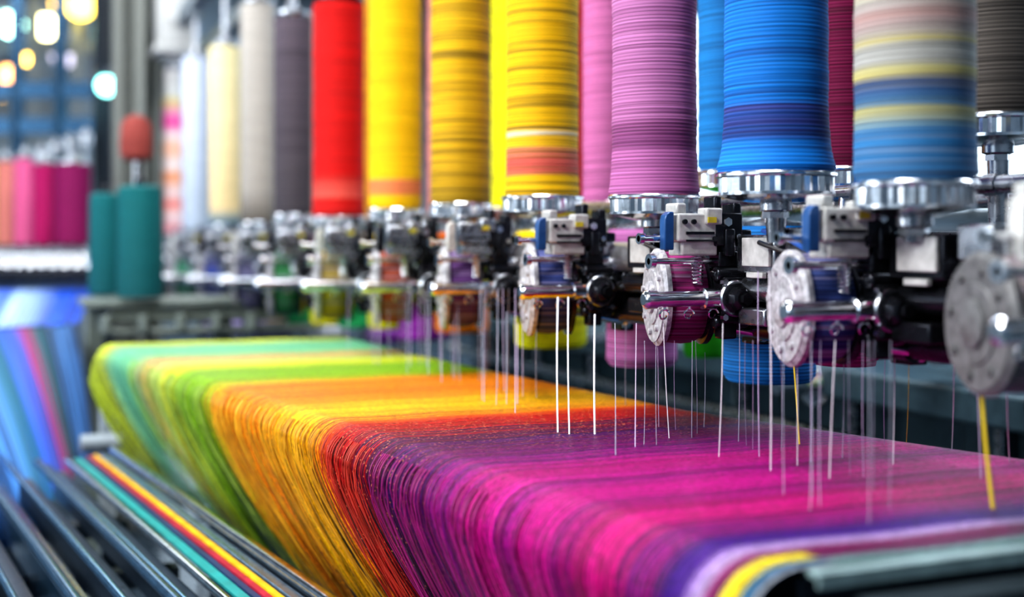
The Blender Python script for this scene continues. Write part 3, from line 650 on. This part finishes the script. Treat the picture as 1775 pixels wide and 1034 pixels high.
side(-.096, -.45, 0, slate, 'guide_rail', 'dark steel channel rail', flat=.02, h=.05)
side(-.115, -.44, .005, midb, 'guide_rail', 'thin glossy blue steel rail')
side(-.135, -.43, .008, bluesteel, 'guide_rail', 'dark blue round steel rail')
side(-.158, -.46, 0, slate, 'guide_rail', 'dark steel channel rail', flat=.022, h=.05)
side(-.182, -.44, .006, midb, 'guide_rail', 'glossy round steel rail', Y1=2.8)
side(-.205, -.48, 0, bluesteel, 'guide_rail', 'dark blue steel outer channel', flat=.03, h=.05, Y0=.8, Y1=2.8)
side(-.235, -.44, .008, bluesteel, 'guide_rail', 'glossy blue steel pipe rail', Y0=.8, Y1=2.8)
side(-.265, -.49, 0, slate, 'guide_rail', 'dark painted outer channel', flat=.03, h=.06, Y0=.8, Y1=2.8)
side(-.295, -.45, .005, midb, 'guide_rail', 'thin polished outer rail', Y0=.8, Y1=2.8)
side(-.325, -.48, 0, bluesteel, 'guide_rail', 'blue painted outer channel', flat=.03, h=.06, Y0=.8, Y1=2.8)
side(-.36, -.46, .008, midb, 'guide_rail', 'outer blue steel pipe rail', Y0=.8, Y1=2.8)
side(-.30, -.68, .03, bluesteel, 'guide_rail', 'thick blue grey bottom pipe', Y0=.8, Y1=2.8)
side(-.2, -.72, .025, midb, 'guide_rail', 'thick blue steel bottom pipe', Y0=.8, Y1=2.8)
for Y in (1.62, 2.2, 2.6):
    bm = BM(); X = .341 - .118 * (Y - 1.45)
    box(bm, (X - .19, Y, CZ - .565), (.44, .04, .03))
    box(bm, (X - .0, Y, (CZ - .55) / 2), (.04, .04, CZ - .55)); box(bm, (X - .38, Y, (CZ - .55) / 2), (.05, .05, CZ - .55))
    obj('rail_stand', bm, slate, label='dark steel stand carrying the side rails', category='stand', bevel=.003)
p = PD(186, 700, 2.85)
bm = BM(); box(bm, (p.x, p.y, .45), (.035, .04, .9)); box(bm, (p.x, p.y, .92), (.05, .06, .05)); cyl(bm, (p.x - .06, p.y - .03, .80), (p.x + .03, p.y - .03, .80), .02)
obj('corner_post', bm, grayp, label='grey corner post beside the rails', category='post', bevel=.004)

# ------------------------------------------------------------------ neighbouring machine on the other side of the aisle
def strand_mat(name, st):
    m, nt, b = new_mat(name)
    uv = N(nt, 'ShaderNodeUVMap'); sp = N(nt, 'ShaderNodeSeparateXYZ'); nt.links.new(uv.outputs[0], sp.inputs[0])
    mp = N(nt, 'ShaderNodeMapping'); mp.inputs['Scale'].default_value = (70, .6, 1); nt.links.new(uv.outputs[0], mp.inputs['Vector'])
    n = N(nt, 'ShaderNodeTexNoise'); n.inputs['Scale'].default_value = 1; n.inputs['Detail'].default_value = 3; nt.links.new(mp.outputs[0], n.inputs['Vector'])
    ma = N(nt, 'ShaderNodeMath', operation='MULTIPLY_ADD'); ma.inputs[1].default_value = .35; nt.links.new(n.outputs['Fac'], ma.inputs[0]); nt.links.new(sp.outputs['X'], ma.inputs[2])
    mb = N(nt, 'ShaderNodeMath', operation='SUBTRACT'); mb.inputs[1].default_value = .17; nt.links.new(ma.outputs[0], mb.inputs[0])
    r = N(nt, 'ShaderNodeValToRGB'); cr = r.color_ramp
    while len(cr.elements) < len(st): cr.elements.new(.5)
    for i, (p_, c) in enumerate(st): cr.elements[i].position = p_; cr.elements[i].color = (*c, 1)
    nt.links.new(mb.outputs[0], r.inputs['Fac'])
    mr = N(nt, 'ShaderNodeMapRange'); mr.inputs['From Min'].default_value = .35; mr.inputs['From Max'].default_value = .6; mr.inputs['To Min'].default_value = .2; mr.inputs['To Max'].default_value = 1.2
    nt.links.new(n.outputs['Fac'], mr.inputs['Value'])
    vm = N(nt, 'ShaderNodeVectorMath', operation='SCALE'); nt.links.new(r.outputs[0], vm.inputs[0]); nt.links.new(mr.outputs[0], vm.inputs['Scale'])
    nt.links.new(vm.outputs[0], b.inputs['Base Color']); b.inputs['Roughness'].default_value = .5; b.inputs['Specular IOR Level'].default_value = .2
    return m
def sheet(name, a, b, c, d, mat, label, n=24, bow=.0):
    bm = BM(); uvl = bm.loops.layers.uv.new('UVMap'); g = []
    for i in range(n + 1):
        row = []
        for j in range(n + 1):
            s, t = i / n, j / n
            p = Vector(a).lerp(Vector(b), s).lerp(Vector(d).lerp(Vector(c), s), t)
            p.z += bow * math.sin(math.pi * t)
            row.append((bm.verts.new(p), s, t))
        g.append(row)
    for i in range(n):
        for j in range(n):
            q = (g[i][j], g[i + 1][j], g[i + 1][j + 1], g[i][j + 1]); f = bm.faces.new([x[0] for x in q])
            for lp, x in zip(f.loops, q): lp[uvl].uv = (x[1], x[2])
    return obj(name, bm, mat, label=label, category='yarn sheet', angle=180)
sb = strand_mat('blue_warp', [(0, (.2, .45, .95)), (.3, (.5, .7, 1)), (.45, (.02, .12, .8)), (.6, (.45, .65, 1)), (.8, (.01, .1, .7)), (1, (.01, .08, .55))])
sheet('warp_sheet', PD(-120, 495, 4.9), PD(168, 487, 5.4), PD(135, 560, 3.7), PD(-160, 575, 3.4), sb, 'bright blue and white warp yarns on a neighbouring loom')
sc_ = strand_mat('mixed_warp', [(0, (.01, .06, .2)), (.2, (.02, .15, .5)), (.35, (.08, .25, .6)), (.46, (.005, .12, .15)), (.55, (.03, .1, .5)), (.62, (.06, .1, .5)), (.68, (.4, .005, .1)), (.74, (.005, .12, .15)), (.82, (.01, .02, .05)), (.92, (.06, .18, .45)), (1, (.02, .04, .1))])
sheet('warp_sheet', PD(-160, 578, 3.38), PD(132, 563, 3.66), PD(165, 790, 2.95), PD(0, 960, 2.2), sc_, 'sloping teal, maroon and blue warp yarns on a neighbouring loom', bow=.02)
bm = BM()
box(bm, (-.1, 5.4, .48), (.5, 1.0, .96)); box(bm, (-.1, 5.4, .97), (.56, 1.1, .04))
obj('neighbour_loom_body', bm, slate, label='dark body of the neighbouring loom', category='loom', bevel=.02)
GN = 'magenta and pink spools on the neighbouring loom'
for i, (u, w, vt, vb, d, c, lab) in enumerate([(126, 62, 285, 425, 5.2, (.22, .002, .08), 'dark magenta spool'), (76, 36, 285, 425, 5.6, (.45, .006, .12), 'crimson spool'), (42, 34, 275, 425, 5.9, (.85, .14, .34), 'pink spool'), (10, 30, 280, 425, 6.2, (.9, .28, .24), 'salmon pink spool'), (-22, 30, 280, 425, 6.4, (.8, .5, .02), 'yellow spool')]):
    p = PD(u, 420, d); r = w / 2 * d / F; z0 = (420 - vb) * d / F; z1 = (420 - vt) * d / F
    m = yarn('yarn_n_%d' % i, [(0, c), (.3, c)], -.1, .5)
    spool(p.x, p.y, z0, z1, r, m, lab + ' standing on the neighbouring loom', GN, step=.008, drop=.02, capmat=darkm)
GH = 'spool holders on the neighbouring loom'
for row_, dd in ((0, 5.0), (1, 4.8)):
    for i in range(9):
        u = -14 + i * 20 + row_ * 9; p = PD(u, 448 + row_ * 14, dd)
        root = empty('spool_holder', 'small steel spool holder with dark base', 'spool holder', GH, (p.x, p.y, CZ - .06 - row_ * .025))
        bm = BM(); lathe(bm, [(.012, -.055), (.022, -.05), (.022, -.02), (.016, -.01)], 20); obj('base', bm, darkm, root)
        bm = BM(); lathe(bm, [(.016, -.01), (.012, .015), (.02, .02), (.02, .03), (.008, .035), (.008, .05)], 20); obj('cup', bm, chrome, root)
p = PD(75, 455, 5.0); bm = BM(); box(bm, (p.x, p.y, CZ - .148), (.6, .18, .02)); box(bm, (p.x, p.y - .08, CZ - .165), (.6, .02, .05))
obj('holder_bar', bm, metal('matt_slate', (.03, .05, .08), .8, 0), label='dark blue bar under the spool holders', category='bar', bevel=.003)
for dpt, off, mt in ((7.0, 0, bluesteel), (9.0, .1, grayp)):
    bm = BM()
    for u in (-60, 30, 105):
        p = PD(u + (dpt - 7) * 15, 0, dpt); box(bm, (p.x, p.y, 1.5), (.07, .07, 3.0))
    a = PD(-80, 0, dpt); b = PD(160, 0, dpt)
    for z in (2.75, 2.1, 1.9, 1.1):
        box(bm, ((a.x + b.x) / 2, (a.y + b.y) / 2, z - off), ((b - a).length + .1, .06, .09), Matrix.Rotation(math.atan2(b.y - a.y, b.x - a.x), 3, 'Z'))
    obj('steel_gantry', bm, mt, label='steel gantry of a machine across the aisle', category='gantry')
GQ = 'grey bobbins behind the magenta spools'
for i, (u, v) in enumerate(((70, 268), (95, 258), (120, 250), (148, 240), (40, 278))):
    p = PD(u, v, 6.6); root = empty('bobbin', 'grey steel bobbin on a thin post', 'bobbin', GQ, p)
    bm = BM(); lathe(bm, [(.03, -.04), (.035, -.035), (.035, .03), (.015, .045), (.01, .06)], 20); obj('bobbin_body', bm, steel, root)
    bm = BM(); cyl(bm, (0, 0, -.04), (0, 0, -(p.z - .95)), .01, seg=8); obj('post', bm, steel, root)
teal = yarn('yarn_teal', [(-.2, (.002, .09, .10)), (.2, (.003, .15, .16))], -.2, .3)
GT = 'teal yarn cones at the table end'
for u, w, vt, vb, d in ((243, 76, 322, 515, 3.5), (181, 52, 335, 510, 3.9)):
    p = PD(u, 420, d); r = w / 2 * d / F; z0 = (420 - vb) * d / F; z1 = (420 - vt) * d / F
    root = empty('yarn_cone', 'dark teal yarn cone standing on the cross beam', 'yarn cone', GT, (p.x, p.y, CZ))
    bm = BM(); lathe(bm, [(r * .9, z0)] + [(r * (1.03 - .06 * i / 60) + random.uniform(-.0004, .0004), z0 + .003 + (z1 - z0 - .01) * i / 60) for i in range(61)] + [(r * .7, z1)], 48); obj('wound_yarn', bm, teal, root)
    bm = BM(); lathe(bm, [(.014, z1 - .002), (.014, z1 + .02), (.006, z1 + .025), (.006, z1 + (.07 if u > 200 else .04))], 20); obj('spindle', bm, darkm, root)
sal = yarn('yarn_salmon', [(.2, (.26, .045, .035)), (.5, (.33, .06, .05))], 0, .8)
p = PD(236, 420, 3.9); root = empty('yarn_cone', 'small dull salmon yarn cone above the teal cones', 'yarn cone', GT, (p.x, p.y, CZ))
za, zb_ = (420 - 278) * 3.9 / F, (420 - 200) * 3.9 / F
bm = BM(); lathe(bm, [(.035, za), (.048, za + .012), (.05, za + .05), (.046, zb_ - .03), (.03, zb_ - .006), (.012, zb_)], 32); obj('wound_yarn', bm, sal, root)
bm = BM(); cyl(bm, (0, 0, za - .14), (0, 0, za), .008, seg=12); obj('spindle', bm, steel, root)
bm = BM(); p = PD(240, 530, 3.62)
box(bm, (p.x + .06, p.y, CZ - .170), (.44, .30, .02)); box(bm, (p.x + .16, p.y - .1, CZ - .205), (.5, .05, .04))
for sx in (-.12, .24): box(bm, (p.x + sx, p.y, (CZ - .19) / 2), (.05, .05, CZ - .19))
box(bm, (p.x + .06, p.y, .5), (.3, .04, .05)); cyl(bm, (p.x - .1, p.y - .12, CZ - .25), (p.x + .5, p.y - .12, CZ - .25), .012)
for k in range(5): cyl(bm, (p.x - .1 + k * .1, p.y - .15, CZ - .2), (p.x - .1 + k * .1, p.y - .15, CZ - .25), .016)
obj('cross_beam', bm, metal('olive_grey_paint', (.17, .2, .18), .4, .3), label='olive grey cross beam carrying teal yarn cones', category='beam', bevel=.004)
GZ = 'reels under the far feeders'
for i, (u, v, c, nm) in enumerate(((385, 568, (.45, .35, .75), 'lilac'), (560, 575, (.75, .75, .8), 'white'), (470, 572, (.35, .3, .5), 'violet'), (665, 580, (.25, .03, .35), 'purple'))):
    p = PD(u, v, 3.9); root = empty('yarn_reel', nm + ' yarn reel lying on the rear frame', 'yarn reel', GZ, p)
    bm = BM(); lathe(bm, [(.02, -.06), (.03, -.055), (.03, .055), (.02, .06)], 24, AX('x')); obj('wound_yarn', bm, metal('reel_' + nm, c, .5, 0), root)
    for s_ in (-1, 1):
        bm = BM(); box(bm, (s_ * .065, 0, -(p.z - .0) / 2 + .02), (.010, .03, p.z + .03)); obj('stand', bm, steel, root)

for u, d, w, mat in ((237, 5.6, .17, metal('column_grey', (.2, .21, .19), .6, 0)), (183, 6.8, .10, slate)):
    p = PD(u, 0, d); bm = BM()
    box(bm, (p.x, p.y, 2.3), (w, .03, 4.6)); box(bm, (p.x, p.y - w / 2, 2.3), (.035, w, 4.6)); box(bm, (p.x, p.y, .02), (w * 1.5, w * 1.5, .04)); box(bm, (p.x - w / 2, p.y, 2.3), (.03, w, 4.6)); box(bm, (p.x + w / 2, p.y, 2.3), (.03, w, 4.6))
    obj('steel_column', bm, mat, label='painted steel I-section column', category='column', bevel=.004)
bm = BM(); p = PD(304, 45, 5.4)
box(bm, (p.x, p.y, p.z + .03), (.16, .16, .24)); box(bm, (p.x, p.y, p.z - .11), (.19, .19, .04)); box(bm, (p.x, p.y, (p.z + .1 + 4.6) / 2), (.08, .08, 4.6 - p.z - .1)); cyl(bm, (p.x, p.y - .08, p.z + .03), (p.x, p.y - .1, p.z + .03), .04)
obj('motor_housing', bm, whitep, label='pale drive housing hung from the ceiling', category='motor', bevel=.01)

# ------------------------------------------------------------------ pendant lamps
for u, v, d, col, st, r in ((20, 42, 9, (.5, 1, .85), 14, .09), (80, 46, 9.4, (1, .88, .42), 14, .09), (140, 8, 8.8, (1, .7, .08), 11, .10), (45, 93, 12, (1, .62, .08), 14, .10), (18, 131, 13.5, (1, .42, .12), 10, .11), (2, 157, 15, (1, .55, .12), 11, .10), (110, 95, 11, (.6, .55, .7), 2.6, .11), (95, 15, 12.5, (1, .6, .1), 8, .08), (185, 148, 6.3, (.3, 1, .92), 8, .05)):
    p = PD(u, v, d)
    root = empty('pendant_lamp', 'industrial pendant lamp with a glowing bulb', 'lamp', 'pendant lamps under the ceiling', p)
    bm = BM(); bmesh.ops.create_uvsphere(bm, u_segments=24, v_segments=16, radius=r); obj('bulb', bm, emis('bulb_%d_%d' % (u, v), col, st), root)
    bm = BM(); lathe(bm, [(r * 1.3, r * .8), (r * 1.35, r * .85), (r * 1.0, r * 1.3), (r * .5, r * 1.6), (r * .3, r * 2.2)], 32); obj('lamp_shade', bm, slate, root)
    bm = BM(); cyl(bm, (0, 0, r * 2), (0, 0, 4.6 - p.z), .008, seg=8); obj('cord', bm, black, root)

# ------------------------------------------------------------------ machines behind the creel
def cabinet(X, Y, sx, sy, h, mat, lab):
    root = empty('machine_cabinet', lab, 'machine', 'machines standing behind the creel', (X, Y, 0))
    bm = BM(); box(bm, (0, 0, h / 2 + .05), (sx, sy, h - .1)); box(bm, (0, 0, .03), (sx * .9, sy * .9, .06)); box(bm, (0, 0, h + .02), (sx * .7, sy * .8, .06)); obj('cabinet_body', bm, mat, root, bevel=.02)
    for k in (-1, 1):
        bm = BM(); box(bm, (-sx / 2 - .01, k * sy * .24, h * .5), (.02, sy * .42, h * .7)); obj('door', bm, slate, root, bevel=.006)
        bm = BM(); cyl(bm, (-sx / 2 - .04, k * .05, h * .45), (-sx / 2 - .04, k * .05, h * .6), .01); obj('handle', bm, chrome, root)
cabinet(3.4, 2.2, .7, 1.0, 1.15, tealdark, 'dark teal machine cabinet with slate doors')
cabinet(3.4, 3.5, .7, 1.1, 1.25, slate, 'slate machine cabinet with two doors')
cabinet(3.4, 5.1, .7, 1.4, 1.1, bluesteel, 'blue steel machine cabinet against the wall')
cabinet(3.4, 7.2, .7, 1.6, 1.3, slate, 'slate machine cabinet beside the blue one')
root = empty('rear_loom', 'dark teal loom with chrome fittings behind the creel', 'loom', None, (1.75, 2.6, 0))
bm = BM(); box(bm, (.1, 0, .5), (.4, 3.6, .9)); box(bm, (0, 0, .98), (.55, 3.7, .06)); box(bm, (.2, 0, 1.12), (.1, 3.6, .22))
for k in range(9): box(bm, (-.12, -1.7 + k * .42, .62), (.05, .09, .66))
obj('loom_body', bm, tealdark, root, bevel=.008)
for (y, z) in ((-1.2, -.02), (-.9, .05), (-.55, -.06), (-.15, .03), (.3, -.03), (.8, .05), (1.3, 0)):
    bm = BM(); lathe(bm, [(.02, -.03), (.035, -.028), (.04, -.01), (.04, .01), (.02, .03), (.015, .09)], 24, Matrix.Translation((-.27, y, 1.03 + z)) @ Matrix.Rotation(-math.pi / 2, 4, 'Y'))
    obj('hand_wheel', bm, chrome, root)
bm = BM()
for z in (.86, 1.24): cyl(bm, (-.2, -1.8, z), (-.2, 1.8, z), .014)
for k in range(10): cyl(bm, (-.2, -1.75 + k * .39, .86), (-.2, -1.75 + k * .39, 1.24), .009)
obj('rail_frame', bm, steel, root)
for (Y, c, nm) in ((-1.45, (.5, .52, .56), 'pale'), (-.35, (.01, .12, .3), 'blue'), (.55, (.4, .46, .52), 'grey'), (1.45, (.2, .02, .25), 'purple')):
    bm = BM(); lathe(bm, [(.05, -.13), (.07, -.12), (.07, .12), (.05, .13)], 32, Matrix.Translation((.02, Y, 1.09)) @ AX('y')); obj('yarn_roll', bm, yarn('roll_' + nm, [(-.2, c), (.2, c)], -.2, .2), root, label=nm + ' yarn roll')

# ------------------------------------------------------------------ lights
def area(loc, target, size, power, col=(1, 1, 1)):
    l = bpy.data.lights.new('area', 'AREA'); l.shape = 'RECTANGLE'; l.size = size[0]; l.size_y = size[1]; l.energy = power; l.color = col
    o = bpy.data.objects.new('added_area_light', l); scene.collection.objects.link(o); o.location = loc  # added area lamps without fixtures, some at mid height as side fill
    o.rotation_euler = (Vector(target) - Vector(loc)).to_track_quat('-Z', 'Y').to_euler(); return o
area((-1.6, .3, 3.0), (.75, 1.5, 1.35), (.7, .7), 92, (1, .98, .95))
area((-2.2, 2.4, 2.2), (.72, 2.3, 1.25), (.7, 1.4), 66, (.95, .98, 1))
area((-.6, 4.6, 3.2), (.72, 5.4, 1.4), (1.0, 1.0), 50, (.97, .98, 1))
area((.6, 1.6, 4.3), (.55, 1.5, 0), (1.0, 2.0), 145, (.97, .98, 1))
area((1.2, 7, 4.4), (.8, 6.5, 0), (2, 4), 100, (.93, .97, 1))
area((1.0, 12.5, 4.4), (1.0, 13, 0), (5, 6), 380, (.85, .94, 1))
area((4.6, 3, 4.0), (6.5, 4, 1.0), (2.0, 4.0), 120, (.8, .9, 1))
area((3.6, 1.2, 3.6), (.7, 1.4, 1.0), (.8, 1.6), 40, (.8, .9, 1))
area((.9, 3.2, 4.3), (1.6, 3.0, .9), (1.0, 2.0), 65, (.8, .9, 1))
w = bpy.data.worlds.new('World'); scene.world = w; w.use_nodes = True
w.node_tree.nodes['Background'].inputs[0].default_value = (.7, .82, 1, 1); w.node_tree.nodes['Background'].inputs[1].default_value = .3

# ------------------------------------------------------------------ camera
cd = bpy.data.cameras.new('camera'); cam = bpy.data.objects.new('camera', cd); scene.collection.objects.link(cam)
cam.location = (0, 0, CZ); cam.rotation_euler = (math.radians(90), 0, -TH)
cd.sensor_width = 36; cd.lens = 36 * F / 1775; cd.shift_y = -97 / 1775
cd.clip_start = .05; cd.clip_end = 100
cd.dof.use_dof = True; cd.dof.focus_distance = 1.36; cd.dof.aperture_fstop = 2.3
scene.camera = cam
